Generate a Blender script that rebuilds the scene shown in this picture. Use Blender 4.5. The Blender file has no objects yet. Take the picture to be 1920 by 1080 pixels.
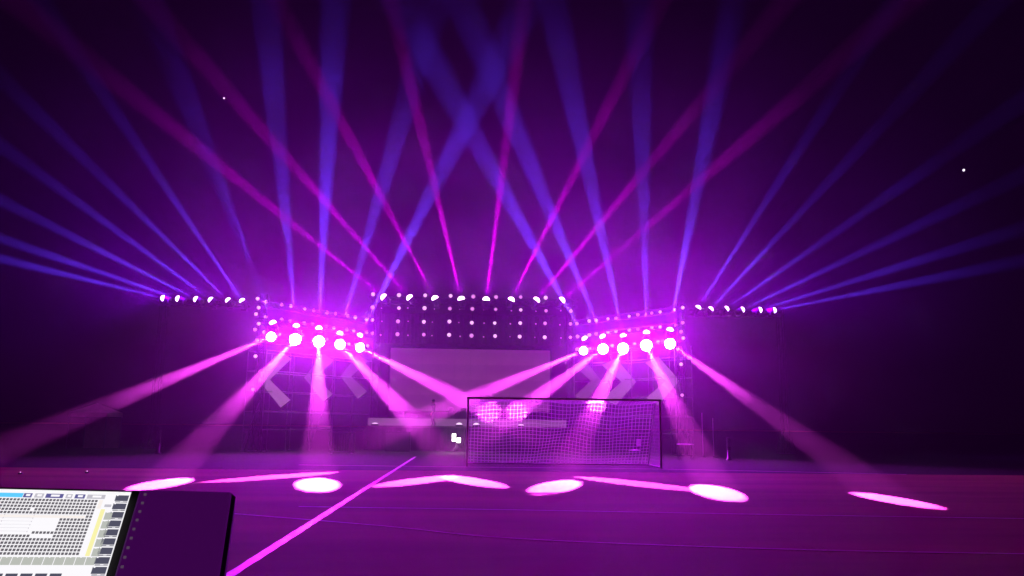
import bpy, bmesh, math, random
from mathutils import Vector, Matrix
rnd = random.Random(7)
sc = bpy.context.scene
COL = sc.collection
V = Vector

# ------------------------------------------------------------------ camera
F = 1507.0                                   # focal length in pixels of a 1920 wide frame
CAM = V((0, 0, 1.45))
PSI, PIT, RHO = math.radians(3.3), math.radians(9.79), math.radians(.63)
fh = V((math.sin(PSI), math.cos(PSI), 0)); rh = V((math.cos(PSI), -math.sin(PSI), 0)); zz = V((0, 0, 1))
fw = fh*math.cos(PIT) + zz*math.sin(PIT); u0 = zz*math.cos(PIT) - fh*math.sin(PIT)
RT = rh*math.cos(RHO) + u0*math.sin(RHO); UP = u0*math.cos(RHO) - rh*math.sin(RHO)
cam = bpy.data.objects.new('camera', bpy.data.cameras.new('camera')); COL.objects.link(cam); sc.camera = cam
cam.matrix_world = Matrix(((RT.x, UP.x, -fw.x, CAM.x), (RT.y, UP.y, -fw.y, CAM.y), (RT.z, UP.z, -fw.z, CAM.z), (0, 0, 0, 1)))
cam.data.sensor_width = 36; cam.data.lens = 36*F/1920; cam.data.clip_start = .05; cam.data.clip_end = 3000

# ------------------------------------------------------------------ world, exposure
wd = bpy.data.worlds.new('World'); sc.world = wd; wd.use_nodes = True
wd.node_tree.nodes['Background'].inputs[0].default_value = (.5, .05, .6, 1)
wd.node_tree.nodes['Background'].inputs[1].default_value = .001          # night sky
wd.cycles.sampling_method = 'NONE'
vs = sc.view_settings
vs.view_transform = 'Standard'; vs.look = 'None'; vs.exposure = 0; vs.gamma = 1; vs.use_curve_mapping = False
cy = sc.cycles
cy.use_denoising = True; cy.max_bounces = 4; cy.diffuse_bounces = 2; cy.glossy_bounces = 2; cy.volume_bounces = 0
cy.sample_clamp_indirect = 4; cy.volume_step_rate = 1.0; cy.volume_max_steps = 64

# light levels, all in one place
K = 1.0
E_UP, E_ROW, E_TOP, E_DOWN = 3.9e6*K, 3.6e6*K, 3.9e6*K, 3.0e6*K
SP_DOWN, SP_UP, SP_TOP, SP_ROW = 6600*K, 3700*K, 3300*K, 5400*K
E_FLOOD = 2500*K
BLUE = (.10, .03, 1.0); MAGENTA = (.9, 0, 1); PINK = (1, .055, .97); SPILL = (.52, .002, 1)
HAZE_DENSITY, HAZE_G = .00036, .5
SMOKE_DENSITY = .0035
FLOOD_C = (.8, .012, 1)

# ------------------------------------------------------------------ helpers
def ray(px, py): return fw + RT*((px-960)/F) + UP*((540-py)/F)
def P(px, py, Y):                            # the point at depth Y seen at a pixel of the photograph
    d = ray(px, py); return CAM + d*(Y/d.y)
def G(px, py, z=0.0):                        # the point of the ground seen at a pixel
    d = ray(px, py); return CAM + d*((z-CAM.z)/d.z)
def lerp(a, b, t): return a + (b-a)*t
ORD = ['', 'first', 'second', 'third', 'fourth', 'fifth', 'sixth', 'seventh', 'eighth', 'ninth', 'tenth', 'eleventh', 'twelfth', 'thirteenth', 'fourteenth']

def mat(name, color, rough=.6, metal=0.0, noise=0.0, scale=8.0, bump=0.0, spec=.3, col2=None):
    m = bpy.data.materials.new(name); m.use_nodes = True; nt = m.node_tree
    b = nt.nodes['Principled BSDF']
    b.inputs['Base Color'].default_value = (*color, 1); b.inputs['Roughness'].default_value = rough
    b.inputs['Metallic'].default_value = metal; b.inputs['Specular IOR Level'].default_value = spec
    if noise or bump:
        tc = nt.nodes.new('ShaderNodeTexCoord'); n = nt.nodes.new('ShaderNodeTexNoise')
        n.inputs['Scale'].default_value = scale; n.inputs['Detail'].default_value = 6; n.inputs['Roughness'].default_value = .65
        nt.links.new(tc.outputs['Object'], n.inputs['Vector'])
        if noise:
            r = nt.nodes.new('ShaderNodeValToRGB')
            c2 = col2 or tuple(c*(1-noise) for c in color)
            r.color_ramp.elements[0].position = .32; r.color_ramp.elements[1].position = .68
            r.color_ramp.elements[0].color = (*c2, 1); r.color_ramp.elements[1].color = (*color, 1)
            nt.links.new(n.outputs['Fac'], r.inputs['Fac']); nt.links.new(r.outputs['Color'], b.inputs['Base Color'])
        if bump:
            bp = nt.nodes.new('ShaderNodeBump'); bp.inputs['Strength'].default_value = bump; bp.inputs['Distance'].default_value = .02
            nt.links.new(n.outputs['Fac'], bp.inputs['Height']); nt.links.new(bp.outputs['Normal'], b.inputs['Normal'])
    return m
def glow(name, color, strength, sampled=False):
    m = bpy.data.materials.new(name); m.use_nodes = True; nt = m.node_tree
    nt.nodes.remove(nt.nodes['Principled BSDF'])
    e = nt.nodes.new('ShaderNodeEmission'); e.inputs[0].default_value = (*color, 1); e.inputs[1].default_value = strength
    nt.links.new(e.outputs[0], nt.nodes['Material Output'].inputs['Surface'])
    if not sampled: m.cycles.emission_sampling = 'NONE'
    return m

class MB:                                    # collects shapes into one mesh
    def __init__(s): s.v = []; s.f = []; s.mi = []; s.sm = []
    def add(s, vs_, fs_, mi=0, smooth=False):
        o = len(s.v); s.v += [tuple(v) for v in vs_]
        for f in fs_: s.f.append(tuple(i+o for i in f)); s.mi.append(mi); s.sm.append(smooth)
        return s
    def box(s, c, size, M=None, mi=0, bev=0.0):
        hx, hy, hz = (x/2 for x in size); c = V(c)
        if bev <= 0:
            vs_ = [V((x, y, z)) for x in (-hx, hx) for y in (-hy, hy) for z in (-hz, hz)]
            fs_ = [(0, 1, 3, 2), (4, 6, 7, 5), (0, 4, 5, 1), (2, 3, 7, 6), (0, 2, 6, 4), (1, 5, 7, 3)]
        else:
            bm = bmesh.new(); bmesh.ops.create_cube(bm, size=1)
            for v in bm.verts: v.co = V((v.co.x*size[0], v.co.y*size[1], v.co.z*size[2]))
            bmesh.ops.bevel(bm, geom=bm.edges[:], offset=bev, segments=1, affect='EDGES')
            bm.verts.ensure_lookup_table()
            vs_ = [v.co.copy() for v in bm.verts]; fs_ = [tuple(v.index for v in f.verts) for f in bm.faces]; bm.free()
        if M: vs_ = [M @ v for v in vs_]
        return s.add([c+v for v in vs_], fs_, mi)
    def tube(s, a, b, r, n=6, r2=None, mi=0, caps=True, smooth=True):
        a, b = V(a), V(b); r2 = r if r2 is None else r2
        q = (b-a).to_track_quat('Z', 'Y'); vs_ = []
        for p, rr in ((a, r), (b, r2)):
            for i in range(n):
                t = 2*math.pi*i/n; vs_.append(p + q @ V((math.cos(t)*rr, math.sin(t)*rr, 0)))
        s.add(vs_, [(i, (i+1) % n, n+(i+1) % n, n+i) for i in range(n)], mi, smooth)
        if caps: s.add(vs_, [tuple(range(n-1, -1, -1)), tuple(range(n, 2*n))], mi)
        return s
    def path(s, pts, r, n=5, mi=0):
        for a, b in zip(pts[:-1], pts[1:]): s.tube(a, b, r, n, mi=mi, caps=False)
        return s
    def lathe(s, prof, n=14, M=None, mi=0, smooth=True):   # profile of (radius, z) about z
        vs_ = []
        for r, z in prof:
            for i in range(n):
                t = 2*math.pi*i/n; vs_.append(V((r*math.cos(t), r*math.sin(t), z)))
        if M: vs_ = [M @ v for v in vs_]
        fs_ = []
        for k in range(len(prof)-1):
            for i in range(n):
                j = (i+1) % n; fs_.append((k*n+i, k*n+j, (k+1)*n+j, (k+1)*n+i))
        s.add(vs_, fs_, mi, smooth)
        s.add(vs_, [tuple(range(n-1, -1, -1)), tuple((len(prof)-1)*n+i for i in range(n))], mi)
        return s
    def prism(s, poly, d, M=None, mi=0):                   # polygon in xz, thickness d in y
        n = len(poly)
        vs_ = [V((x, 0, z)) for x, z in poly] + [V((x, d, z)) for x, z in poly]
        if M: vs_ = [M @ v for v in vs_]
        return s.add(vs_, [tuple(range(n)), tuple(range(2*n-1, n-1, -1))] + [(i, n+i, n+(i+1) % n, (i+1) % n) for i in range(n)], mi)
    def mesh(s, name, mats):
        me = bpy.data.meshes.new(name); me.from_pydata(s.v, [], s.f)
        for m in (mats if isinstance(mats, (list, tuple)) else [mats]): me.materials.append(m)
        me.polygons.foreach_set('material_index', s.mi); me.polygons.foreach_set('use_smooth', s.sm); me.update()
        return me
    def build(s, name, mats, parent=None): return obj(name, s.mesh(name, mats), parent)
def obj(name, data, parent=None, M=None):
    o = bpy.data.objects.new(name, data); COL.objects.link(o)
    if parent: o.parent = parent
    if M is not None: o.matrix_basis = M
    return o
def tag(o, label=None, cat=None, group=None, kind=None):
    if label: o['label'] = label
    if cat: o['category'] = cat
    if group: o['group'] = group
    if kind: o['kind'] = kind
    return o
def thing(name, label, cat, loc=(0, 0, 0), rz=0.0, group=None):
    o = bpy.data.objects.new(name, None); o.empty_display_size = .2; COL.objects.link(o)
    o.location = loc; o.rotation_euler = (0, 0, rz)
    return tag(o, label, cat, group)

# ------------------------------------------------------------------ materials
M_dark = mat('dark_painted_steel', (.03, .03, .032), .5, .0, .3, 20)
M_alu = mat('dull_aluminium', (.12, .12, .125), .5, .3, .3, 12)
M_truss = mat('black_truss', (.007, .007, .0075), .8, .0, .3, 10, 0, .03)
M_white = mat('white_paint', (.75, .75, .74), .5, 0, .15, 6)
M_black = mat('black_plastic', (.018, .018, .02), .6, 0, .3, 30, 0, .1)
M_net = bpy.data.materials.new('white_net_cord'); M_net.use_nodes = True; nt = M_net.node_tree       # half clear nylon: lets light through
nt.nodes.remove(nt.nodes['Principled BSDF']); n_d = nt.nodes.new('ShaderNodeBsdfDiffuse'); n_t = nt.nodes.new('ShaderNodeBsdfTranslucent'); n_c = nt.nodes.new('ShaderNodeBsdfTransparent')
for n in (n_d, n_t): n.inputs['Color'].default_value = (.85, .85, .85, 1)
m1 = nt.nodes.new('ShaderNodeMixShader'); m2_ = nt.nodes.new('ShaderNodeMixShader'); m1.inputs[0].default_value = .55; m2_.inputs[0].default_value = .48
nt.links.new(n_d.outputs[0], m1.inputs[1]); nt.links.new(n_t.outputs[0], m1.inputs[2]); nt.links.new(n_c.outputs[0], m2_.inputs[1]); nt.links.new(m1.outputs[0], m2_.inputs[2])
nt.links.new(m2_.outputs[0], nt.nodes['Material Output'].inputs['Surface'])
M_fabric = mat('black_cloth_skirt', (.02, .02, .022), .9, 0, .4, 5, .3)
M_deck = mat('stage_plywood', (.10, .08, .07), .7, 0, .4, 3, .1)
M_fascia = mat('pale_stage_edging', (.55, .53, .52), .6, 0, .25, 1.2)
M_lens_blue = glow('blue_lens', (.75, .55, 1), 9)
M_lens_pink = glow('pink_lens', (1, .72, 1), 60)
M_lens_mag = glow('magenta_lens', (1, .62, .95), 14)
M_lamp = glow('small_lamp_lens', (1, .55, .98), 1.15)
M_lamp_dim = glow('dim_lamp_lens', (1, .36, .95), .75)

# ------------------------------------------------------------------ haze (air)
hm = bpy.data.materials.new('haze'); hm.use_nodes = True; nt = hm.node_tree
nt.nodes.remove(nt.nodes['Principled BSDF']); hv = nt.nodes.new('ShaderNodeVolumePrincipled')
hv.inputs['Density'].default_value = HAZE_DENSITY; hv.inputs['Color'].default_value = (.95, .95, .95, 1); hv.inputs['Anisotropy'].default_value = HAZE_G
nt.links.new(hv.outputs[0], nt.nodes['Material Output'].inputs['Volume'])
tag(MB().box((0, 45, 22), (190, 104, 46)).build('haze', hm), kind='stuff')

# denser stage smoke hanging round the stage
sm = bpy.data.materials.new('stage_smoke'); sm.use_nodes = True; nt = sm.node_tree
nt.nodes.remove(nt.nodes['Principled BSDF']); sv = nt.nodes.new('ShaderNodeVolumePrincipled')
sv.inputs['Color'].default_value = (.95, .95, .95, 1); sv.inputs['Anisotropy'].default_value = HAZE_G
def mth(op, *a, **k):
    n = nt.nodes.new('ShaderNodeMath'); n.operation = op; n.use_clamp = k.get('clamp', False)
    for i, x in enumerate(a):
        if isinstance(x, (int, float)): n.inputs[i].default_value = x
        else: nt.links.new(x, n.inputs[i])
    return n.outputs[0]
tcv = nt.nodes.new('ShaderNodeTexCoord'); vl_ = nt.nodes.new('ShaderNodeVectorMath'); vl_.operation = 'LENGTH'; nt.links.new(tcv.outputs['Object'], vl_.inputs[0])
fall = mth('SUBTRACT', 1.0, vl_.outputs['Value'], clamp=True)
fall = mth('SMOOTH_MIN', mth('MULTIPLY', fall, 1.6), 1.0, .3)
nv_ = nt.nodes.new('ShaderNodeTexNoise'); nv_.inputs['Scale'].default_value = 4.2; nv_.inputs['Detail'].default_value = 3; nv_.inputs['Distortion'].default_value = .6
nt.links.new(tcv.outputs['Object'], nv_.inputs['Vector'])
wisp = mth('MULTIPLY', mth('SUBTRACT', nv_.outputs['Fac'], .27, clamp=True), 4.4)
nt.links.new(mth('MULTIPLY', mth('MULTIPLY', fall, wisp), SMOKE_DENSITY), sv.inputs['Density'])
nt.links.new(sv.outputs[0], nt.nodes['Material Output'].inputs['Volume'])
bms = bmesh.new(); bmesh.ops.create_icosphere(bms, subdivisions=3, radius=1); mes = bpy.data.meshes.new('stage_smoke'); bms.to_mesh(mes); bms.free(); mes.materials.append(sm)
smo = bpy.data.objects.new('stage_smoke', mes); COL.objects.link(smo); smo.location = (0, 45, 8); smo.scale = (34, 19, 18); smo['kind'] = 'stuff'

# ------------------------------------------------------------------ ground
gm = mat('ground', (.20, .115, .10), .9, 0, 0, spec=.1); nt = gm.node_tree; b = nt.nodes['Principled BSDF']
tc = nt.nodes.new('ShaderNodeTexCoord')
n1 = nt.nodes.new('ShaderNodeTexNoise'); n1.inputs['Scale'].default_value = .35; n1.inputs['Detail'].default_value = 8
mp = nt.nodes.new('ShaderNodeMapping'); mp.inputs['Scale'].default_value = (.35, 1.6, 1); nt.links.new(tc.outputs['Object'], mp.inputs['Vector']); nt.links.new(mp.outputs[0], n1.inputs['Vector'])
n2 = nt.nodes.new('ShaderNodeTexNoise'); n2.inputs['Scale'].default_value = 60; n2.inputs['Detail'].default_value = 4; nt.links.new(tc.outputs['Object'], n2.inputs['Vector'])
rp = nt.nodes.new('ShaderNodeValToRGB'); rp.color_ramp.elements[0].position = .3; rp.color_ramp.elements[1].position = .7
rp.color_ramp.elements[0].color = (.20, .14, .04, 1); rp.color_ramp.elements[1].color = (.36, .26, .07, 1)
nt.links.new(n1.outputs['Fac'], rp.inputs['Fac'])
mx = nt.nodes.new('ShaderNodeMix'); mx.data_type = 'RGBA'; mx.blend_type = 'MULTIPLY'; mx.inputs['Factor'].default_value = .6
nt.links.new(rp.outputs['Color'], mx.inputs['A']); nt.links.new(n2.outputs['Color'], mx.inputs['B']); nt.links.new(mx.outputs['Result'], b.inputs['Base Color'])
bp = nt.nodes.new('ShaderNodeBump'); bp.inputs['Strength'].default_value = .55; bp.inputs['Distance'].default_value = .01
nt.links.new(n2.outputs['Fac'], bp.inputs['Height']); nt.links.new(bp.outputs['Normal'], b.inputs['Normal'])
tag(MB().add([(-600, -60, 0), (600, -60, 0), (600, 1200, 0), (-600, 1200, 0)], [(0, 1, 2, 3)]).build('ground', gm), kind='structure')

M_turf = mat('artificial_turf', (.022, .055, .018), .95, 0, .45, 1.5, .3, .05)
tag(MB().add([(-300, 27.0, .004), (300, 27.0, .004), (300, 600, .004), (-300, 600, .004)], [(0, 1, 2, 3)]).build('turf_pitch', M_turf), kind='structure')
def strip(name, pts, wid, m, z=.008):         # painted line along ground points
    vs_ = []; fs_ = []
    for i, p in enumerate(pts):
        a = pts[max(0, i-1)]; c = pts[min(len(pts)-1, i+1)]; d = (V(c)-V(a)); d.z = 0; d.normalize(); nrm = V((-d.y, d.x, 0))*wid/2*rnd.uniform(.85, 1.15)
        vs_ += [V((p[0], p[1], z))+nrm, V((p[0], p[1], z))-nrm]
        if i: fs_.append((2*i-2, 2*i-1, 2*i+1, 2*i))
    return tag(MB().add(vs_, fs_).build(name, m), kind='structure')
M_line = mat('line_paint', (.8, .8, .78), .45, 0, .35, 9, .3, .6)
M_faint = mat('worn_line_paint', (.8, .6, .6), .8, 0, .4, 4)
xl = G(436, 1076).x
strip('pitch_line', [(xl, y, 0) for y in [2 + .2*i for i in range(185)]], .12, M_line)
def smooth_pts(px):
    g = [G(*p) for p in px]; out = []
    for i in range(len(g)-1):
        p0 = g[max(0, i-1)]; p1 = g[i]; p2 = g[i+1]; p3 = g[min(len(g)-1, i+2)]
        for k in range(8):
            t = k/8; out.append(.5*((2*p1)+(p2-p0)*t+(2*p0-5*p1+4*p2-p3)*t*t+(3*p1-p0-3*p2+p3)*t**3))
    return out+[g[-1]]
strip('lane_line', smooth_pts([(440, 964), (720, 987), (960, 1010), (1450, 1030), (1950, 1040)]), .05, M_faint)
strip('lane_line', smooth_pts([(560, 951), (960, 957), (1450, 966), (1950, 974)]), .05, M_faint, .012)
strip('lane_line', smooth_pts([(560, 872), (880, 876), (1240, 880), (1700, 890)]), .10, M_faint)

# ------------------------------------------------------------------ stage
YF = 49.5
xs0, xs1 = P(690, 790, YF).x, P(1062, 790, YF).x
z_top, z_apron = P(880, 785.5, YF).z, P(812, 799, 48).z
st = thing('stage', 'long low concert stage with a pale front edge and black skirt under the screen', 'stage', ((xs0+xs1)/2, YF, 0))
w = xs1-xs0; cxs = (xs0+xs1)/2
MB().box((0, 4.5, z_top-.06), (w, 9, .12)).build('upper_deck', M_deck, st)
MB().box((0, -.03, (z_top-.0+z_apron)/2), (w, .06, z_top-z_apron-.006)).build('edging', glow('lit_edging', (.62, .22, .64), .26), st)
MB().box((0, -.79, z_apron-.05), (w, 1.46, .1)).build('apron_deck', M_deck, st)
sk = MB(); nn = 60
for i in range(nn):
    a, c = -w/2+w*i/nn, -w/2+w*(i+1)/nn
    ya, yc = -1.47-.05*(i % 2), -1.47-.05*((i+1) % 2)
    sk.add([(a, ya, .02), (c, yc, .02), (c, yc, z_apron-.105), (a, ya, z_apron-.105)], [(0, 1, 2, 3)])
sk.build('skirt', M_fabric, st)
for i in range(7):
    for y in (.4, 4.5, 8.6):
        MB().tube((-w/2+.2+(w-.4)*i/6, y, 0), (-w/2+.2+(w-.4)*i/6, y, z_top-.12), .04).build('leg', M_truss, st)

# LED screen at the back of the stage
YS = 57.0
a, c = P(733, 655, YS), P(1031, 655, YS); zb = z_top
M_screen = glow('dim_led_screen', (.55, .40, .62), .26)
nt = M_screen.node_tree; e = nt.nodes['Emission']; tcs = nt.nodes.new('ShaderNodeTexCoord'); ns = nt.nodes.new('ShaderNodeTexNoise'); ns.inputs['Scale'].default_value = .35; ns.inputs['Detail'].default_value = 3
nt.links.new(tcs.outputs['Object'], ns.inputs['Vector']); rs = nt.nodes.new('ShaderNodeValToRGB')
rs.color_ramp.elements[0].color = (.45, .05, .5, 1); rs.color_ramp.elements[1].color = (.68, .12, .66, 1); rs.color_ramp.elements[0].position = .3; rs.color_ramp.elements[1].position = .7
nt.links.new(ns.outputs['Fac'], rs.inputs[0]); nt.links.new(rs.outputs[0], e.inputs[0])
scr = thing('led_screen', 'wide dim purple led screen standing at the back of the stage', 'screen', ((a.x+c.x)/2, YS, zb))
W, H = c.x-a.x, (a.z+c.z)/2-zb
nx_, nz_ = 10, 4
pm = MB().box((0, 0, 0), (W/nx_-.006, .08, (H-.6)/nz_-.006)).mesh('display_panel', M_screen)
for i in range(nx_):
    for k in range(nz_):
        obj('display_panel', pm, scr, Matrix.Translation((-W/2+(i+.5)*W/nx_, 0, .6+(k+.5)*(H-.6)/nz_)))
MB().box((0, .12, H+.06), (W+.3, .14, .1)).box((-W/2-.1, .12, H/2), (.1, .14, H)).box((W/2+.1, .12, H/2), (.1, .14, H)).box((0, .12, .3), (W, .14, .5)).build('support_frame', M_truss, scr)
for i in range(6):
    MB().tube((-W/2+W*i/5, .2, 0), (-W/2+W*i/5, .2, H), .04).tube((-W/2+W*i/5, 1.4, 0), (-W/2+W*i/5, .22, H*.7), .03).build('brace', M_truss, scr)
# dark wall / drape over the screen
dr = thing('backdrop_drape', 'black drape hanging between the lamp grid and the screen', 'drape', ((a.x+c.x)/2, 56.6, zb+H+.3))
db = MB(); nd = 50; hw = W/2+1.0; topz = P(880, 590, 56.6).z-(zb+H+.3)
for i in range(nd):
    x0_, x1_ = -hw+2*hw*i/nd, -hw+2*hw*(i+1)/nd
    db.add([(x0_, .08*(i % 2), 0), (x1_, .08*((i+1) % 2), 0), (x1_, .08*((i+1) % 2), topz), (x0_, .08*(i % 2), topz)], [(0, 1, 2, 3)])
db.build('cloth', M_fabric, dr); MB().tube((-hw, .04, topz), (hw, .04, topz), .03).build('rail', M_truss, dr)

# cases at the back of the stage
cm = {}
for i, (px, wd_, ht) in enumerate([(748, .7, .45), (778, .5, .35), (801, .4, .4), (834, .35, .5), (846, .3, .78), (857, .35, .6), (869, .35, .75), (893, .6, .5), (935, .8, .45), (985, .7, .5), (1015, .5, .6)]):
    p = P(px, 780, 55)
    t = thing('equipment_case', f'black equipment case at the back of the stage, {ORD[i+1]} from the left before the screen', 'case', (p.x, 55, z_top), 0, 'equipment cases along the back of the stage')
    MB().box((0, 0, ht*.4), (wd_, .5, ht*.8), bev=.015).build('body', M_black, t)
    MB().box((0, 0, ht*.9+.004), (wd_*.97, .48, ht*.2), bev=.015).build('lid', M_dark, t)

# ------------------------------------------------------------------ trusses
def truss(name, label, A, B, s=.3, drop=None, cat='truss'):
    A, B = V(A), V(B); t = thing(name, label, cat, A)
    d = (B-A); L = d.length; q = d.to_track_quat('X', 'Z'); D = lambda x, y, z: q @ V((x, y, z))
    for y in (-s/2, s/2):
        for z in (-s/2, s/2): MB().tube(D(0, y, z), D(L, y, z), .025, 6).build('chord', M_truss, t)
    n = max(2, round(L/.5)); m = MB()
    for i in range(n):
        x0_, x1_ = L*i/n, L*(i+1)/n; f = 1 if i % 2 else -1
        for y in (-s/2, s/2): m.tube(D(x0_, y, -f*s/2), D(x1_, y, f*s/2), .012, 4, caps=False)
        for z in (-s/2, s/2): m.tube(D(x0_, -f*s/2, z), D(x1_, f*s/2, z), .012, 4, caps=False)
    tag(m.build('bracing', M_truss, t), kind='stuff')
    return t
def yl(px): return lerp(44, 50, (px-500)/180)
def yr(px): return lerp(50, 44, (px-1090)/180)
BK = V((0, .45, 0))
truss('roof_truss', 'long black box truss carrying the top row of magenta moving heads over the stage', P(690, 560, 50)+BK, P(1085, 567, 50)+BK, .4)
truss('outrigger_truss', 'black box truss reaching left of the stage under the row of blue beams', P(290, 565, 48)+BK, P(465, 568, 48)+BK, .35)
truss('outrigger_truss', 'black box truss reaching right of the stage under the row of blue beams', P(1296, 584, 48)+BK, P(1470, 589, 48)+BK, .35)
for side, x0_, x1_, yf in (('left', 478, 694, yl), ('right', 1072, 1284, yr)):
    rows = [('upper', (566, 602), (606, 577)), ('middle', (599, 626), (632, 608)), ('lower', (636, 656), (664, 642))]
    for nm, l_, r_ in rows:
        y0_, y1_ = l_ if side == 'left' else r_
        truss('wing_truss', f'{nm} black box truss of the three on the {side} wing tower', P(x0_, y0_, yf(x0_))+BK, P(x1_, y1_, yf(x1_))+BK, .3)

# masts
def mast(label, px, Y, ztop):
    p = P(px, 800, Y); t = thing('truss_mast', label, 'mast', (p.x, Y, 0))
    s = .35
    for x in (-s/2, s/2):
        for y in (-s/2, s/2): MB().tube((x, y, .06), (x, y, ztop), .025).build('upright', M_truss, t)
    m = MB(); n = int(ztop/.45)
    for i in range(n):
        z0_, z1_ = ztop*i/n+.05, ztop*(i+1)/n; f = 1 if i % 2 else -1
        for y in (-s/2, s/2): m.tube((-f*s/2, y, z0_), (f*s/2, y, z1_), .012, 4, caps=False)
        for x in (-s/2, s/2): m.tube((x, -f*s/2, z0_), (x, f*s/2, z1_), .012, 4, caps=False)
    tag(m.build('bracing', M_truss, t), kind='stuff'); MB().box((0, 0, .03), (.9, .9, .06), bev=.01).build('base_plate', M_dark, t)
    for i, (dx, dy) in enumerate(((1, 1), (1, -1), (-1, 1), (-1, -1))): MB().tube((dx*.2, dy*.2, 1.2), (dx*.45, dy*.45, .06), .02).build('stay', M_truss, t)
mast('black truss mast at the outer end of the left row of blue beams', 288, 48.45, P(288, 560, 48.45).z)
mast('black truss mast at the outer end of the right row of blue beams', 1472, 48.45, P(1472, 582, 48.45).z)
mast('black truss mast with small lamps on the outer edge of the left wing', 481, 43.8, P(481, 552, 43.8).z)
mast('black truss mast with small lamps on the outer edge of the right wing', 1280, 43.8, P(1280, 570, 43.8).z)
mast('slim black truss mast holding the left end of the roof truss', 700, 51, P(700, 556, 51).z)
mast('slim black truss mast holding the right end of the roof truss', 1068, 51, P(1068, 563, 51).z)

# scaffold towers under the clusters
def scaffold(side, xa, xb, yf, ytop):
    A, B = P(xa, 800, yf(xa)), P(xb, 800, yf(xb)); A.z = B.z = 0
    A += V((0, .75, 0)); B += V((0, .75, 0))
    t = thing('scaffold_tower', f'pipe scaffold tower carrying the {side} wing of lamps', 'scaffold', A)
    d = B-A; n = V((-d.y, d.x, 0)).normalized(); zt = P(xa, ytop, yf(xa)).z; nb = 5
    for i in range(nb+1):
        for k in (0, 1):
            p = d*(i/nb)+n*1.5*k; MB().tube(p, p+V((0, 0, zt)), .026, 6).build('upright', M_alu, t)
            MB().box(p+V((0, 0, .01)), (.15, .15, .02)).build('foot_plate', M_alu, t)
    lv = [1.15, 2.1, 3.2, 4.3, 5.4]
    for z in lv:
        for k in (0, 1):
            MB().tube(n*1.5*k+V((0, 0, z)), d+n*1.5*k+V((0, 0, z)), .022, 6).build('ledger', M_alu, t)
        for i in range(nb+1):
            p = d*(i/nb)+V((0, 0, z+.03)); MB().tube(p, p+n*1.5, .022, 6).build('transom', M_alu, t)
    for i in (0, 3):
        MB().tube(d*(i/nb)+n*1.55+V((0, 0, .2)), d*((i+1)/nb)+n*1.55+V((0, 0, 4.2)), .02, 6).build('diagonal', M_alu, t)
    MB().box(d*.5+n*.75+V((0, 0, 2.17)), (d.length*.96, 1.2, .05), Matrix.Rotation(math.atan2(d.y, d.x), 3, 'Z')).build('walk_board', M_deck, t)
    return t
scaffold('left', 485, 690, yl, 655); scaffold('right', 1080, 1275, yr, 660)

# chevron light boards on the scaffolds
def chevron(label, px, yf, pts, col, st_):
    Y = yf(px)+.35; O = P(px, 712, Y); t = thing('chevron_sign', label, 'sign', O, 0, None)
    poly = [(P(x, y, Y).x-O.x, P(x, y, Y).z-O.z) for x, y in pts]
    MB().prism(poly, .1).build('light_face', glow('chevron_glow', col, st_), t)
    cxp = sum(p[0] for p in poly)/len(poly); czp = sum(p[1] for p in poly)/len(poly)
    MB().prism([(cxp+(x-cxp)*1.02, czp+(z-czp)*1.02) for x, z in poly], .08, Matrix.Translation((0, .103, 0))).build('backing', M_black, t)
CW = (.64, .26, .66)
def lt(ax, ay, h, w_, arm):                  # '<' with apex at ax, ay
    return [(ax, ay), (ax+w_, ay-h), (ax+w_+arm, ay-h+12), (ax+arm*1.05, ay), (ax+w_+arm*.9, ay+h-14), (ax+w_, ay+h)]
chevron('bright outer arrow-shaped light board pointing left on the left scaffold', 510, yl, lt(484, 712, 52, 42, 20), CW, .36)
chevron('middle faint arrow-shaped light board pointing left on the left scaffold', 590, yl, lt(570, 708, 45, 36, 20), CW, .2)
chevron('faintest inner arrow-shaped light board pointing left beside the screen', 655, yl, lt(638, 706, 42, 33, 19), CW, .15)
mir = lambda l: [(-x, y) for x, y in l]
def gt(ax, ay, h, w_, arm): return [(2*ax-x, y) for x, y in reversed(lt(ax, ay, h, w_, arm))]
chevron('bright outer arrow-shaped light board pointing right on the right scaffold', 1255, yr, gt(1274, 714, 46, 40, 24), CW, .36)
chevron('middle arrow-shaped light board pointing right on the right scaffold', 1172, yr, gt(1193, 716, 44, 38, 26), CW, .28)
chevron('faintest inner arrow-shaped light board pointing right beside the screen', 1112, yr, gt(1128, 714, 42, 33, 19), CW, .15)

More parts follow.
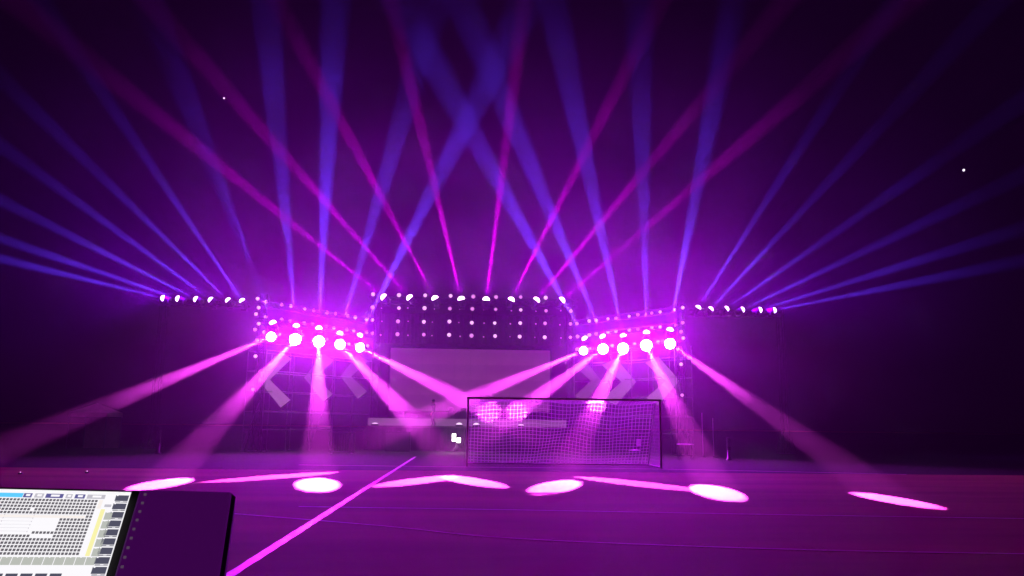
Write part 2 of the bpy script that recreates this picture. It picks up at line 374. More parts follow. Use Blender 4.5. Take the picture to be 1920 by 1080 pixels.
# ------------------------------------------------------------------ moving heads
base_me = MB().box((0, 0, 0), (.34, .26, .12), bev=.02).mesh('base', M_black)
lamp_data = {}
def moving_head(p, target, label, group, lens_mat, color, energy, ang, blend, spill, scol, hr=.16, hang=False, rad=.07, flood=0):
    p, target = V(p), V(target); d = (target-p).normalized()
    c = p - d*.36                              # pivot of the head
    s = -1 if hang else 1
    root = thing('moving_head', label, 'stage light', c-V((0, 0, .36*s)), 0, group)
    rel = lambda v: V(v)-root.location
    pc = rel(c)
    obj('base', base_me, root, Matrix.Translation((0, 0, .02*s)))
    ax = V((0, 0, 1)).cross(d); ax = ax.normalized() if ax.length > .05 else V((1, 0, 0))
    ax.z = 0; ax.normalize(); R3 = Matrix((ax, V((0, 0, 1)).cross(ax), V((0, 0, 1)))).transposed()
    yk = MB(); k = hr+.05
    yk.box(R3 @ V((0, 0, .11*s)), (2*k+.04, .1, .05), R3, bev=.01)
    for sx in (-k, k): yk.box(R3 @ V((sx, 0, .25*s)), (.04, .09, .27), R3, bev=.01)
    yk.build('yoke', M_black, root)
    Q = d.to_track_quat('Z', 'Y').to_matrix().to_4x4()
    T = Matrix.Translation(pc) @ Q
    h = MB().lathe([(hr*.55, -.24), (hr*.85, -.2), (hr*.95, -.05), (hr*.9, .05), (hr, .12), (hr, .22), (hr*.93, .22)], 14, T).build('head', M_black, root)
    MB().lathe([(hr*.93, .215), (hr*.86, .215+hr*.4), (hr*.6, .215+hr*.7), (hr*.25, .215+hr*.85)], 14, T).build('lens', lens_mat, h)
    of = max(.06, .215+.85*hr-.36+.05)
    key = (color, energy, ang, blend)
    if key not in lamp_data:
        l = bpy.data.lights.new('beam_lamp', 'SPOT'); l.energy = energy; l.color = color; l.spot_size = math.radians(ang); l.spot_blend = blend; l.shadow_soft_size = rad
        lamp_data[key] = l
    obj('beam_lamp', lamp_data[key], root, Matrix.Translation(rel(p+d*of)) @ d.to_track_quat('-Z', 'Y').to_matrix().to_4x4())
    if spill:  # wide fill light added beside each lens to make the haze glow
        key = ('spill', scol, spill)
        if key not in lamp_data:
            l = bpy.data.lights.new('spill_fill', 'SPOT'); l.energy = spill; l.color = scol; l.shadow_soft_size = .12
            l.spot_size = math.radians(160 if hang else 130); l.spot_blend = 1
            lamp_data[key] = l
        obj('spill_fill', lamp_data[key], root, Matrix.Translation(rel(p+d*(of+.06)+V((0, -.12, 0)))) @ (V((0, -1, .4)) if hang else d).to_track_quat('-Z', 'Y').to_matrix().to_4x4())
    if flood:  # further fill light added at hanging heads to brighten floor and low haze
        key = ('flood', flood)
        if key not in lamp_data:
            l = bpy.data.lights.new('flood_fill', 'SPOT'); l.energy = flood; l.color = FLOOD_C; l.spot_size = math.radians(105); l.spot_blend = 1; l.shadow_soft_size = .12
            lamp_data[key] = l
        obj('flood_fill', lamp_data[key], root, Matrix.Translation(rel(p+d*(of+.08)+V((0, -.12, 0)))) @ V((0, -.93, -.37)).to_track_quat('-Z', 'Y').to_matrix().to_4x4())
    return root
upL = [((510, 602), (289, 28), 'leaning left'), ((555, 608), (500, 30), 'slightly left'), ((598, 612), (627, 30), 'almost straight up'), ((638, 622), (800, 60), 'leaning right'), ((676, 626), (935, 110), 'leaning far right')]
upR = [((1095, 632), (780, 60), 'leaning far left'), ((1129, 628), (890, 60), 'leaning left'), ((1168, 626), (1043, 33), 'slightly left'), ((1212, 620), (1199, 0), 'almost straight up'), ((1257, 615), (1377, 0), 'leaning right')]
for side, L, yf in (('left', upL, yl), ('right', upR, yr)):
    for i, (a, b_, how) in enumerate(L):
        Y = yf(a[0])
        moving_head(P(*a, Y), P(*b_, Y-6), f'{ORD[i+1]} blue moving head from left on {side} wing, beam {how}', f'blue moving heads on the {side} wing', M_lens_blue, BLUE, E_UP, 6.8, .75, SP_UP, (.36, 0, 1), .21)
rowL = list(zip([302, 330, 364, 392, 425, 452], [(0, 485), (0, 447), (0, 375), (0, 272), (17, 161), (94, 28)]))
rowL = [((x, 558+i*.6), b_) for i, (x, b_) in enumerate(rowL)]
rowR = [((1311, 574), (1658, 33)), ((1335, 577), (1808, 67)), ((1365, 577), (1902, 200)), ((1395, 579), (1919, 328)), ((1428, 580), (1919, 428)), ((1455, 581), (1919, 489))]
for side, L in (('left', rowL), ('right', rowR)):
    for i, (a, b_) in enumerate(L):
        moving_head(P(*a, 48), P(*b_, 44), f'{ORD[i+1]} from the left of six blue moving heads on the {side} outrigger truss', f'blue moving heads on the {side} outrigger truss', M_lens_blue, BLUE, E_ROW, 4.4, .7, SP_ROW, (.3, 0, 1), .19)
top = list(zip([717, 766, 814, 864, 912, 960, 1008, 1056], [(267, 194), (389, 128), (524, 11), (735, 11), (980, 28), (1232, 17), (1460, 17), (1499, 178)]))
for i, (x, b_) in enumerate(top):
    moving_head(P(x, 555+(x-717)*.017, 50), P(*b_, 46), f'{ORD[i+1]} from the left of eight magenta moving heads on the roof truss', 'magenta moving heads on the roof truss', M_lens_mag, MAGENTA, E_TOP, 4.6, .8, SP_TOP, SPILL, .23)
dn = [((507, 632), (-148, 905), 'thrown far left'), ((553, 637), (308, 906), 'thrown left'), ((598, 641), (595, 907), 'straight down'), ((638, 646), (880, 901), 'thrown right'), ((676, 652), (1180, 905), 'far right through net'),
      ((1093, 658), (530, 893), 'far left across stage'), ((1130, 655), (795, 900), 'left through net'), ((1168, 654), (1045, 911), 'grazing the net'), ((1212, 648), (1340, 921), 'thrown right'), ((1257, 645), (1669, 936), 'thrown far right')]
for i, (a, b_, how) in enumerate(dn):
    side = 'left' if i < 5 else 'right'; Y = (yl if i < 5 else yr)(a[0])-.4
    k = (.55, 1.15, 1.25, .95, .75, .6, 1.1, 1.2, 1.2, .9)[i]
    moving_head(P(*a, Y), G(*b_), f'{ORD[i % 5+1]} glaring pink moving head from left on {side} wing, beam {how}', f'glaring pink moving heads under the {side} wing', M_lens_pink, PINK, E_DOWN, (1.8 if i == 9 else 2.3), .12, SP_DOWN*k, SPILL, 0.2+.12*k, hang=True, flood=E_FLOOD*k)

# ------------------------------------------------------------------ small round lamps
hous = MB().lathe([(.125, .02), (.14, .02), (.14, -.02), (.12, -.12), (.07, -.16)], 12, Matrix.Rotation(math.pi/2, 4, 'X')).mesh('housing', M_black)
lens_dim = MB().lathe([(.125, .015), (.11, .04), (.06, .055)], 12, Matrix.Rotation(math.pi/2, 4, 'X')).mesh('lens', M_lamp_dim)
lensm = MB().lathe([(.125, .015), (.11, .04), (.06, .055)], 12, Matrix.Rotation(math.pi/2, 4, 'X')).mesh('lens', M_lamp)
brk = MB().box((-.165, .06, .06), (.02, .04, .2)).box((.165, .06, .06), (.02, .04, .2)).box((0, .06, .17), (.35, .04, .02)).mesh('bracket', M_truss)
# Lens faces -Y : rotating z to -y
def small_lamp(p, label, group, s=1.0, rz=0.0):
    t = thing('round_lamp', label, 'stage lamp', p, rz, group); t.scale = (s, s, s)
    obj('housing', hous, t); obj('lens', lens_dim if s < .5 or rnd.random() < .35 else lensm, t); obj('bracket', brk, t)
cols = [748, 797, 845, 887, 930, 977, 1024, 1072]
for r, (y, nm) in enumerate(((553, 'top'), (577, 'second'), (602, 'third'), (627, 'bottom'))):
    cc = ([700]+cols) if r < 2 else cols
    for i, x in enumerate(cc):
        if r == 0 and x == 1072: continue
        xx = x-(r*.8); p = P(xx+rnd.uniform(-1, 1), y+(x-748)*.018+rnd.uniform(-.8, .8), 50.2)
        small_lamp(p, f'{ORD[i+1]} white lamp from the left in the {nm} row of the grid above the screen', f'lamps in the {nm} row of the grid above the screen', rnd.uniform(.85, 1.08))
for i, x in enumerate([700]+cols):
    p, q = P(x, 549+(x-748)*.018, 50.5), P(x-3, (590 if x == 700 else 634)+(x-748)*.018, 50.5)
    t = thing('drop_bar', f'thin black drop bar, {ORD[i+1]} from the left, holding a column of grid lamps', 'bar', (p.x, 50.5, q.z), 0, 'drop bars of the lamp grid')
    MB().tube((0, 0, 0), (0, 0, p.z-q.z+.1), .02).build('tube', M_truss, t); MB().tube((0, -.12, p.z-q.z+.05), (0, .14, p.z-q.z+.05), .035).build('clamp', M_dark, t)
for r, (y, nm) in enumerate(((578, 'upper'), (603, 'middle'), (628, 'lower'))):
    for i, x in enumerate([717, 766, 813, 863, 908, 957, 1006, 1052]):
        small_lamp(P(x-r*.8+rnd.uniform(-2, 2), y+(x-748)*.018+rnd.uniform(-1, 1), 50.3), f'{ORD[i+1]} tiny dim lamp from the left in the {nm} row between the grid columns', f'tiny dim lamps in the {nm} row between the grid columns', rnd.uniform(.25, .4))
WL_up = [(499, 566), (528, 571), (545, 574), (571, 579), (588, 582), (613, 586), (629, 588), (652, 592), (666, 595), (687, 599), (698, 600)]
WL_lo = [(498, 594), (528, 599), (544, 602), (570, 606), (586, 608), (612, 612), (626, 615), (650, 618), (663, 620), (687, 623), (698, 625)]
WL_bt = [(495, 623), (524, 627), (566, 629), (613, 636), (654, 645), (667, 646), (689, 648)]
WR_up = [(1082, 607), (1105, 602), (1118, 601), (1140, 598), (1155, 597), (1180, 593), (1196, 590), (1222, 587), (1238, 585), (1265, 581)]
WR_lo = [(1083, 631), (1105, 628), (1118, 626), (1140, 623), (1155, 621), (1180, 619), (1196, 617), (1222, 614), (1238, 613), (1267, 610)]
WR_bt = [(1082, 655), (1106, 654), (1148, 648), (1190, 645), (1234, 641), (1243, 640)]
for side, sets, yf in (('left', (('upper', WL_up), ('middle', WL_lo), ('lower', WL_bt)), yl), ('right', (('upper', WR_up), ('middle', WR_lo), ('lower', WR_bt)), yr)):
    for nm, L in sets:
        for i, (x, y) in enumerate(L):
            small_lamp(P(x, y, yf(x)+.22), f'{ORD[i+1]} small pink lamp from the left along the {nm} {side} wing truss', f'lamps along the {nm} {side} wing truss', rnd.uniform(.8, .95)*yf(x)/50, .5 if side == 'left' else -.5)
CL = [(483, 560), (485, 577), (480, 589), (485, 607), (478, 618), (482, 638), (479, 668), (474, 730)]
CR = [(1280, 577), (1280, 605), (1277, 622), (1281, 634), (1277, 683), (1279, 741)]
for side, L in (('left', CL), ('right', CR)):
    for i, (x, y) in enumerate(L):
        small_lamp(P(x, y, 43.5), f'{ORD[i+1]} lamp from the top down the outer mast of the {side} wing', f'lamps down the outer mast of the {side} wing', .8, .3 if side == 'left' else -.3)

# ------------------------------------------------------------------ football goal
Y0 = 30.0
xa, xb = P(877, 800, Y0).x, P(1238, 800, Y0).x; hz = P(877, 746, Y0).z; wdt = xb-xa
goal = thing('football_goal', 'white football goal with a slack net in front of the stage', 'goal', (xa, Y0, 0))
MB().tube((0, 0, 0), (0, 0, hz), .042, 10).build('post', M_white, goal)
MB().tube((wdt, 0, 0), (wdt, 0, hz), .042, 10).build('post', M_white, goal)
MB().tube((-.06, 0, hz), (wdt+.06, 0, hz), .042, 10).build('crossbar', M_white, goal)
for x in (0, wdt):
    MB().path([(x, 0, hz), (x, .8, hz-.05), (x, 2.1, .03), (x, 0, .03)], .025, 6).build('side_frame', M_white, goal)
MB().tube((0, 2.1, .03), (wdt, 2.1, .03), .025, 6).build('ground_bar', M_white, goal)
nu, nv = 52, 23
def net_pt(i, k):
    u, v = i/nu, k/nv; L1, L2 = .8, math.hypot(1.3, hz-.05); s = v*(L1+L2)
    if s < L1: y, z = s, hz-.05*s/L1
    else: t_ = (s-L1)/L2; y, z = .8+1.3*t_, (hz-.05)*(1-t_)+.03*t_
    sag = math.sin(math.pi*v)*(.12+.06*math.sin(u*9.1+1)+.04*math.sin(u*23+v*7))
    return V((u*wdt+.05*math.sin(v*6+u*11)*math.sin(math.pi*u), y-sag*.35+.03*math.sin(u*31), max(.02, z-sag-.03*math.sin(v*5+u*14))))
net = MB()
for i in range(nu+1): net.path([net_pt(i, k) for k in range(nv+1)], .006, 4)
for k in range(nv+1): net.path([net_pt(i, k) for i in range(nu+1)], .006, 4)
for x in (0, wdt):
    for k in range(1, 18):
        y = 2.0*k/18; zt = hz-.05 if y < .8 else (hz-.05)*(1-(y-.8)/1.3); net.tube((x, y, .03), (x, y, zt), 0.0035, 3, caps=False)
    for k in range(1, 20):
        z = hz*k/20; net.tube((x, 0, z), (x, .8+1.3*(1-z/hz), z), 0.0035, 3, caps=False)
tag(net.build('net', M_net, goal), kind='stuff')

# ------------------------------------------------------------------ person on the stage
def person(loc, rz, label, hgt=1.6):
    S = hgt/1.75
    vts = {}; edges = []; rad = []
    vl = []
    def J(n, p, r): vts[n] = len(vl); vl.append(V(p)*S); rad.append(r*S)
    def E(*ns):
        for a_, b_ in zip(ns[:-1], ns[1:]): edges.append((vts[a_], vts[b_]))
    J('pelvis', (0, 0, .93), .145); J('waist', (.01, 0, 1.08), .125); J('chest', (.02, 0, 1.28), .16); J('shoulders', (.03, 0, 1.42), .11); J('neck', (.035, 0, 1.5), .055)
    J('jaw', (.05, 0, 1.57), .075); J('skull', (.04, 0, 1.66), .095); J('crown', (.04, 0, 1.72), .06); J('nose', (.15, 0, 1.63), .018)
    E('pelvis', 'waist', 'chest', 'shoulders', 'neck', 'jaw', 'skull', 'crown'); E('skull', 'nose')
    legs = {1: [(.0, .1, .86), (.13, .11, .48), (.06, .11, .09), (.2, .12, .04)], -1: [(.0, -.1, .86), (-.03, -.11, .48), (-.2, -.11, .1), (-.08, -.12, .04)]}
    arms = {1: [(.03, .2, 1.4), (.0, .25, 1.13), (.16, .27, .92)], -1: [(.03, -.2, 1.4), (-.06, -.25, 1.13), (.02, -.28, .88)]}
    for s in (1, -1):
        for n, p, r in zip(('hip', 'knee', 'ankle', 'toe'), legs[s], (.09, .062, .045, .04)): J(f'{n}{s}', p, r)
        E('pelvis', f'hip{s}', f'knee{s}', f'ankle{s}', f'toe{s}')
        for n, p, r in zip(('sh', 'el', 'wr'), arms[s], (.065, .045, .03)): J(f'{n}{s}', p, r)
        E('shoulders', f'sh{s}', f'el{s}', f'wr{s}')
        w_ = V(arms[s][2]); dd = (w_-V(arms[s][1])).normalized()
        J(f'palm{s}', w_+dd*.07, .032); E(f'wr{s}', f'palm{s}')
        for fi, (off, ln) in enumerate(((-.033, .07), (-.011, .085), (.011, .08), (.033, .062))):
            b0 = w_+dd*.12+V((off, 0, 0)); J(f'f{fi}a{s}', b0, .01); J(f'f{fi}b{s}', b0+dd*ln*.6+V((0, -.01*s, 0)), .009); J(f'f{fi}c{s}', b0+dd*ln+V((0, -.025*s, 0)), .008)
            E(f'palm{s}', f'f{fi}a{s}', f'f{fi}b{s}', f'f{fi}c{s}')
        J(f'ta{s}', w_+dd*.05+V((.04, -.01*s, 0)), .011); J(f'tb{s}', w_+dd*.1+V((.06, -.02*s, 0)), .009); E(f'wr{s}', f'ta{s}', f'tb{s}')
    me = bpy.data.meshes.new('person_skeleton'); me.from_pydata(vl, edges, [])
    o = bpy.data.objects.new('person_skeleton', me); COL.objects.link(o)
    md = o.modifiers.new('skin', 'SKIN'); md.use_smooth_shade = True
    for i, v in enumerate(me.skin_vertices[0].data): v.radius = (rad[i], rad[i]); v.use_root = (i == 0)
    o.modifiers.new('sub', 'SUBSURF').levels = 1
    dg = bpy.context.evaluated_depsgraph_get(); m2 = bpy.data.meshes.new_from_object(o.evaluated_get(dg)); m2.name = 'person'
    bpy.data.objects.remove(o)
    m2.materials.clear()
    for m in (mat('dark_trousers', (.03, .03, .04), .9), mat('dark_shirt', (.06, .05, .07), .9), mat('skin', (.45, .28, .2), .6), mat('shoe_leather', (.02, .02, .02), .5)): m2.materials.append(m)
    for p in m2.polygons:
        c_ = p.center/S
        p.material_index = 3 if c_.z < .09 else 2 if (c_.z > 1.49 or (abs(c_.y) > .2 and c_.z < .97)) else 0 if c_.z < .98 else 1
        p.use_smooth = True
    t = obj('person', m2); t.location = loc; t.rotation_euler = (0, 0, rz); tag(t, label, 'person')
    hb = MB().lathe([(.103, -.04), (.112, .0), (.105, .06), (.075, .1), (.03, .115)], 12, Matrix.Translation(V((.025, 0, 1.665))*S) @ Matrix.Scale(S, 4))
    hb.build('hair', mat('black_hair', (.012, .01, .01), .7), t)
    return t
pp = P(812, 798, 48.6)
person((pp.x, 48.6, z_apron+.003), math.radians(200), 'person in dark clothes walking along the front of the stage', 1.55)

# footlights, subwoofers, work light
for i, (px, nm) in enumerate(((703, 'left end of the stage apron'), (861, 'stage apron left of the goal post'), (893, 'stage apron just right of the goal post'), (977, 'stage apron behind the net'))):
    p = P(px, 797, 48.2)
    t = thing('floor_light', f'small glowing floor light on the {nm}', 'floor light', (p.x, 48.2, z_apron+.003), 0, 'floor lights along the stage apron')
    MB().box((0, 0, .05), (.42, .2, .1), bev=.015).build('body', M_black, t)
    M_foot = bpy.data.materials.get('floor_light_glow') or glow('floor_light_glow', (1, .75, 1), 1.2)
    MB().lathe([(.19, 0), (.17, .05), (.1, .1), (.04, .12)], 10, Matrix.Translation((0, 0, .1)) @ Matrix.Scale(.5 if i in (0, 3) else 1, 4, V((0, 0, 1)))).build('lens', M_foot, t)
for i, (px, s) in enumerate(((735, 1), (757, 1), (937, 1), (962, 1), (987, 1))):
    p = P(px, 840, 46.8); side = 'left' if i < 2 else 'right'
    t = thing('subwoofer', f'black subwoofer cabinet on the ground before the stage, {ORD[i+1]} of five from the left', 'speaker', (p.x, 46.8, 0), 0, 'subwoofers in front of the stage')
    MB().box((0, 0, .55), (.74, .8, 1.1), bev=.02).build('cabinet', M_black, t); MB().box((0, -.415, .55), (.66, .02, .98)).build('grille', M_dark, t)
    for x in (-.3, .3): MB().box((x, 0, 1.12), (.04, .3, .03)).build('handle', M_dark, t)
p = P(855, 846, 45.5); p.z = 0
t = thing('work_light', 'twin white work light glaring on a low stand before the stage', 'work light', (p.x, 45.5, 0))
zc = P(855, 822, 45.5).z
MB().tube((0, 0, .1), (0, 0, zc), .02).build('pole', M_dark, t)
for k in range(3):
    an = k*2.094; MB().tube((0, 0, .4), (.45*math.cos(an), .45*math.sin(an), .02), .015).build('leg', M_dark, t)
M_work = glow('white_work_light', (1, .97, .9), 8)
for x, z, hh in ((-.13, zc+.05, .42), (.14, zc-.1, .26)):
    h = MB().box((x, .03, z), (.24, .08, hh+.04), bev=.01).build('head', M_black, t); MB().box((x, -.02, z), (.2, .02, hh)).build('lens', M_work, h)
l = bpy.data.lights.new('work_lamp', 'POINT'); l.energy = 90; l.color = (1, .9, .85); l.shadow_soft_size = .15
obj('work_lamp', l, t, Matrix.Translation((0, -.25, zc)))
# bits standing about on the ground
def bollard(px, ybase, ytop, Y, label):
    p = P(px, ybase, Y); h = P(px, ytop, Y).z
    t = thing('bollard', label, 'bollard', (p.x, Y, 0)); MB().lathe([(.16, 0), (.16, .05), (.09, .06), (.09, h-.1), (.1, h-.08), (.08, h)], 10).build('post', M_alu, t)
    MB().lathe([(.1, h*.45), (.1, h*.6)], 10).build('band', M_dark, t)
bollard(296, 846, 806, 40, 'pale bollard standing alone on the dark left side'); bollard(1367, 852, 820, 38, 'pale bollard standing alone right of the scaffold')
def chair(px, Y, rz, label):
    p = P(px, 840, Y); t = thing('folding_chair', label, 'chair', (p.x, Y, 0), rz)
    MB().box((0, 0, .45), (.42, .42, .04), bev=.01).build('seat', M_white, t); MB().box((0, .21, .8), (.42, .03, .3), bev=.01).build('backrest', M_white, t)
    for x in (-.19, .19):
        for y in (-.18, .21): MB().tube((x, y, 0), (x, y, .94 if y > 0 else .44), .016).build('leg', M_alu, t)
chair(1190, 37, -1.3, 'white chair with thin legs on the ground behind the goal')
def table(px, Y, label, w_=.7):
    p = P(px, 840, Y); t = thing('folding_table', label, 'table', (p.x, Y, 0))
    MB().box((0, 0, .72), (w_, .5, .04), bev=.01).build('tabletop', M_white, t)
    for x in (-w_/2+.05, w_/2-.05):
        for y in (-.2, .2): MB().tube((x, y, 0), (x, y, .7), .016).build('leg', M_alu, t)
table(1285, 38, 'small white table right of the goal beside the pink beam')
def barrier(px, Y, label):
    p = P(px, 840, Y); t = thing('crowd_barrier', label, 'barrier', (p.x, Y, 0))
    MB().path([(-.65, 0, .08), (-.65, 0, 1.08), (.65, 0, 1.08), (.65, 0, .08), (-.65, 0, .12)], .022, 6).build('frame', M_alu, t)
    for i in range(9): MB().tube((-.52+.13*i, 0, .13), (-.52+.13*i, 0, 1.07), .009, 5).build('bar', M_alu, t)
    for x in (-.5, .5): MB().box((x, 0, .03), (.06, .55, .03)).build('foot', M_alu, t)
barrier(640, 42.0, 'grey steel crowd barrier standing below the left wing')
def ladder(px, Y, h, label):
    p = P(px, 840, Y); t = thing('ladder', label, 'ladder', (p.x, Y, 0)); t.rotation_euler = (-.12, 0, 0)
    for x in (-.2, .2): MB().box((x, 0, h/2), (.04, .06, h)).build('rail', M_alu, t)
    for i in range(int(h/.3)): MB().tube((-.18, 0, .25+.3*i), (.18, 0, .25+.3*i), .014, 5).build('rung', M_alu, t)
ladder(1107, 45.6, 1.7, 'short aluminium ladder leaning below the right wing')
for px, yt, nm in ((1318, 774, 'left'), (1338, 784, 'right')):
    p = P(px, 840, 42); t = thing('marker_pole', f'thin pale pole, the {nm} one of a pair right of the scaffold', 'pole', (p.x, 42, 0))
    MB().tube((0, 0, .04), (0, 0, P(px, yt, 42).z), .018).build('shaft', M_white, t); MB().lathe([(.16, 0), (.16, .03), (.05, .06)], 10).build('foot', M_dark, t)
# booth far left
p = P(158, 850, 46)
t = thing('market_tent', 'dim square tent with a pale roof edge on the far left', 'tent', (p.x, 46, 0))
M_tent = mat('tent_cloth', (.3, .2, .2), .8, 0, .3, 2)
for x in (-1, 1):
    for y in (0, 2): MB().tube((x, y, 0), (x, y, 1.95), .025).build('leg', M_alu, t)
MB().box((0, -.02, 1.85), (2.06, .03, .22)).box((0, 2.02, 1.85), (2.06, .03, .22)).box((-1.03, 1, 1.85), (.03, 2, .22)).box((1.03, 1, 1.85), (.03, 2, .22)).build('valance', M_tent, t)
MB().add([(-1.05, -.05, 1.97), (1.05, -.05, 1.97), (1.05, 2.05, 1.97), (-1.05, 2.05, 1.97), (0, 1, 2.5)], [(0, 1, 4), (1, 2, 4), (2, 3, 4), (3, 0, 4)]).build('roof', M_tent, t)
MB().box((0, 2.0, .85), (1.96, .02, 1.7)).build('back_panel', M_tent, t)
for px, py in ((38, 886), (163, 884)):
    p = G(px, py+3); t = thing('marker_lamp', 'tiny white marker lamp on the ground at the far left' if px < 100 else 'tiny white marker lamp on the ground before the tent', 'lamp', p)
    MB().lathe([(.06, 0), (.06, .03), (.03, .04)], 8).build('base', M_dark, t); MB().lathe([(.014, .04), (.014, .06), (.006, .07)], 8).build('bulb', bpy.data.materials.get('marker_glow') or glow('marker_glow', (1, .8, 1), 1.5 ), t)
# points of light in the night sky
M_star = glow('star_glow', (1, .95, 1), 2.2)
for px, py, r, nm in ((420, 184, .22, 'left'), (1807, 319, .3, 'right')):
    p = P(px, py, 200); bm_ = MB().lathe([(r*.3, -r*.95), (r*.8, -r*.6), (r, 0), (r*.8, r*.6), (r*.3, r*.95)], 8); o = bm_.build('star', M_star); o.location = p
    tag(o, f'tiny white point of light alone in the upper {nm} night sky', 'star')

# ------------------------------------------------------------------ lighting console
ud = ray(613, -278).normalized()
O = CAM + ray(245, 932).normalized()*1.0
a_ = ud.cross(V((0, 0, 1))).normalized(); b_ = ud.cross(a_).normalized()
def proj(p):
    v = p-CAM; k = v.dot(fw); return 960+F*v.dot(RT)/k, 540-F*v.dot(UP)/k
best = None
for i in range(-600, 601):
    th = i/600*.8; r = a_*math.cos(th)+b_*math.sin(th)
    x1_, y1_ = proj(O-r*.15); x0_, y0_ = proj(O)
    e_ = abs((y0_-y1_)/(x0_-x1_)-.022)
    if best is None or e_ < best[0]: best = (e_, r, th)
rd = best[1]; nd_ = rd.cross(ud).normalized()
if nd_.dot(CAM-O) < 0: nd_ = -nd_
def st(px, py):
    d = ray(px, py); t_ = (O-CAM).dot(nd_)/d.dot(nd_); q = CAM+d*t_-O; return q.dot(rd), q.dot(ud)
MC = Matrix((( rd.x, ud.x, nd_.x, O.x), (rd.y, ud.y, nd_.y, O.y), (rd.z, ud.z, nd_.z, O.z), (0, 0, 0, 1)))
M_panel = mat('glare_tinted_panel', (.03, .025, .03), .4, spec=.2); pb = M_panel.node_tree.nodes['Principled BSDF']
pb.inputs['Emission Color'].default_value = (.62, .02, 1, 1); pb.inputs['Emission Strength'].default_value = .062  # purple emission stands in for stage glare veiling the dark panel
con = thing('lighting_console', 'lighting control console with a bright touch screen and a dark side panel', 'console')
con.matrix_basis = MC
sR = 0.0; sP = st(443, 918)[0]; tP = st(443, 918)[1]; tB = -.34; sL = -.62
def quad(m, s0, s1, t0, t1, z, mi=0): m.add([(s0, t0, z), (s1, t0, z), (s1, t1, z), (s0, t1, z)], [(0, 1, 2, 3)], mi)
MB().box(((sL+sP)/2-.01, (tP+tB)/2, -.03), (sP-sL+.02, tP-tB+.012, .05), bev=.006).build('body', mat('console_shell', (.02, .018, .02), .7, 0, .2, 40, .05, .05), con)
MB().box(((sR+.003+sP)/2, (tP+tB)/2, -.001), (sP-sR-.012, tP-tB-.012, .008), bev=.002).build('side_panel', M_panel, con)
UIW = {'white': ((.98, .96, 1.0), 1.0), 'cell': ((.13, .12, .14), 1), 'grey': ((.50, .52, .48), 1), 'dark': ((.085, .085, .13), 1), 'yellow': ((.95, .9, .42), 1), 'cyan': ((.12, .62, 1.0), 1), 'navy': ((.12, .11, .32), 1), 'line': ((.55, .53, .6), 1), 'pale': ((.95, .88, .85), 1)}
names = list(UIW); ums = [glow('screen_'+k, *UIW[k]) for k in names]; ix = {k: i for i, k in enumerate(names)}
ui = MB(); z0 = .0035
tT, tBt = 0.004, tB+.01
def uq(k, s0, s1, t0, t1, lay): quad(ui, s0, s1, t0, t1, z0+.0004*lay, ix[k])
uq('white', sL+.01, sR, tBt, tT, 0)
S_ = lambda px, py: st(px, py)[0]; T_ = lambda px, py: st(px, py)[1]
# top bar
tb0, tb1 = T_(100, 939), T_(100, 931)
uq('cyan', sL+.012, S_(43, 935), tb0, tb1, 1)
for x0_, x1_, k in ((44, 60, 'navy'), (65, 82, 'line'), (86, 119, 'navy'), (124, 136, 'line'), (141, 160, 'navy'), (164, 198, 'line')):
    uq(k, S_(x0_, 935), S_(x1_, 935), tb0, tb1, 1); w_ = x1_-x0_
    uq('white', S_(x0_+w_*.3, 935), S_(x1_-w_*.2, 935), tb0+(tb1-tb0)*.25, tb0+(tb1-tb0)*.75, 2)
# cell grid
sg = S_(184, 942); t_hi, t_lo = T_(150, 942), T_(120, 1048)
ncol = 60; pc_ = (sg-S_(0, 944))/27.3; nr = 17; pr = (t_hi-t_lo)/nr
blank = lambda c_, r_: (r_ == 5 and c_ > 1) or (6 <= r_ <= 9 and c_ > 8.5) or (r_ == 10 and c_ > 14.5) or (r_ == 11 and 8 < c_ < 15)or (r_ == 3 and c_ == 17)
for c_ in range(ncol):
    for r_ in range(nr):
        if blank(c_, r_): continue
        s1_ = sg-c_*pc_; t1_ = t_hi-r_*pr
        uq('cell', s1_-pc_*.74, s1_, t1_-pr*.72, t1_, 1)
for r_ in (5, 6, 7, 8, 9, 10):
    t1_ = t_hi-r_*pr; s1_ = sg-pc_*(2 if r_ == 5 else 16)
    uq('line', sL+.02, s1_, t1_-pr*.03, t1_+pr*.03, 1)
    for q in (16, 24, 33): uq('line', sg-pc_*q-.0006, sg-pc_*q, t1_-pr*.4, t1_, 2)
uq('pale', sg-pc_*26, sg-pc_*2, t_hi-5.9*pr, t_hi-5.15*pr, 1)
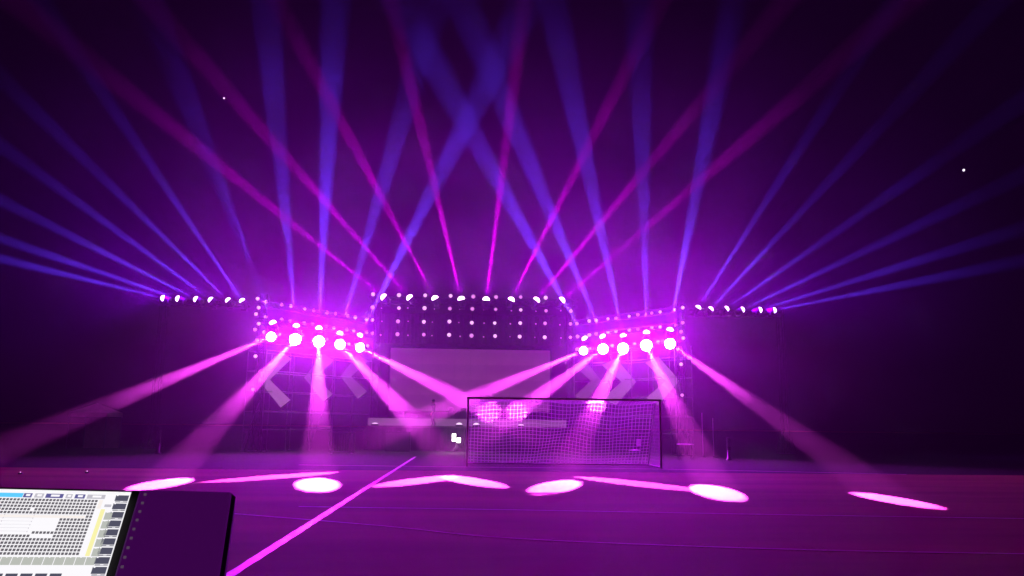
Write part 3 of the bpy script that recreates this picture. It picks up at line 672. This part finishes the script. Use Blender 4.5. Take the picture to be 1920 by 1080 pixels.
# right hand columns
sy0, sy1 = S_(186, 970), S_(194, 970); sgr0, sgr1 = S_(196, 972), S_(206, 972)
uq('yellow', sy0, sy1, t_lo, T_(190, 960), 1); uq('pale', S_(186, 945), S_(193, 945), T_(190, 959), t_hi, 1)
sd0, sd1 = S_(216, 940), S_(241.5, 940)
ncb = 9; t_c0 = T_(230, 934); pcb = (T_(230, 934)-T_(205, 1050))/7.0
for k in range(ncb):
    t1_ = t_c0-k*pcb
    uq('dark', sd0, sd1-.0005, t1_-pcb*.70, t1_, 1); uq('dark', sd0+.001, sd1-.0005, t1_-pcb*.86, t1_-pcb*.76, 1); uq('white', sd0+.006, sd0+.009, t1_-pcb*.84, t1_-pcb*.78, 2)
    uq('white', sd0+.0008, sd0+.0025, t1_-pcb*.12, t1_-pcb*.03, 2)
    if k >= 2 and k < 7:
        uq('grey', sgr0, sgr1+.002, t1_-pcb*.93, t1_-.001, 1); uq('white', sgr0+.001, sgr0+.003, t1_-pcb*.15, t1_-pcb*.05, 2)
uq('line', S_(196, 953), S_(209, 953), T_(200, 956), T_(200, 951), 1)
# bottom row of keys
tk1, tk0 = T_(90, 1050), T_(85, 1065); pk = (S_(160, 1057)-S_(140.5, 1057))
for k in range(24):
    s1_ = S_(179, 1057)-k*pk; uq('grey', s1_-pk*.93, s1_, tk0, tk1, 1); uq('white', s1_-pk*.55, s1_-pk*.42, tk1-(tk1-tk0)*.12, tk1-(tk1-tk0)*.02, 2)
for k in range(10):
    s1_ = S_(118, 1077)-k*pk*1.35; uq('dark', s1_-pk*1.1, s1_, tk0-.03, tk0-.0105, 1)
ui.build('touch_screen', ums, con)
M_ind = glow('indicator_glow', (.5, .28, .55), .16)
im = MB().box((0, 0, 0), (.0026, .0022, .0016)).mesh('indicator', M_ind)
for x, y in ((272, 933), (267, 949), (262, 965), (257, 981), (251, 998), (246, 1015), (240, 1033), (234, 1051), (229, 1069)):
    s_, t_ = st(x, y); obj('indicator', im, con, Matrix.Translation((s_, t_, .0045)))
# desk under the console
low = MC @ V(((sL+sP)/2, tB, -.05)); dz = low.z-.02
t = thing('desk', 'black desk under the lighting console', 'desk', (low.x, low.y, 0))
yaw = math.atan2(rd.y, rd.x); t.rotation_euler = (0, 0, yaw)
MB().box((0, .2, dz-.02), (1.2, .7, .04), bev=.006).build('desktop', M_black, t)
for x in (-.55, .55):
    for y in (-.1, .5): MB().tube((x, y, 0), (x, y, dz-.04), .025).build('leg', M_dark, t)
MB().box((0, .27, .125*0+dz+.07), (.8, .06, .16), bev=.005).build('riser', M_black, t)
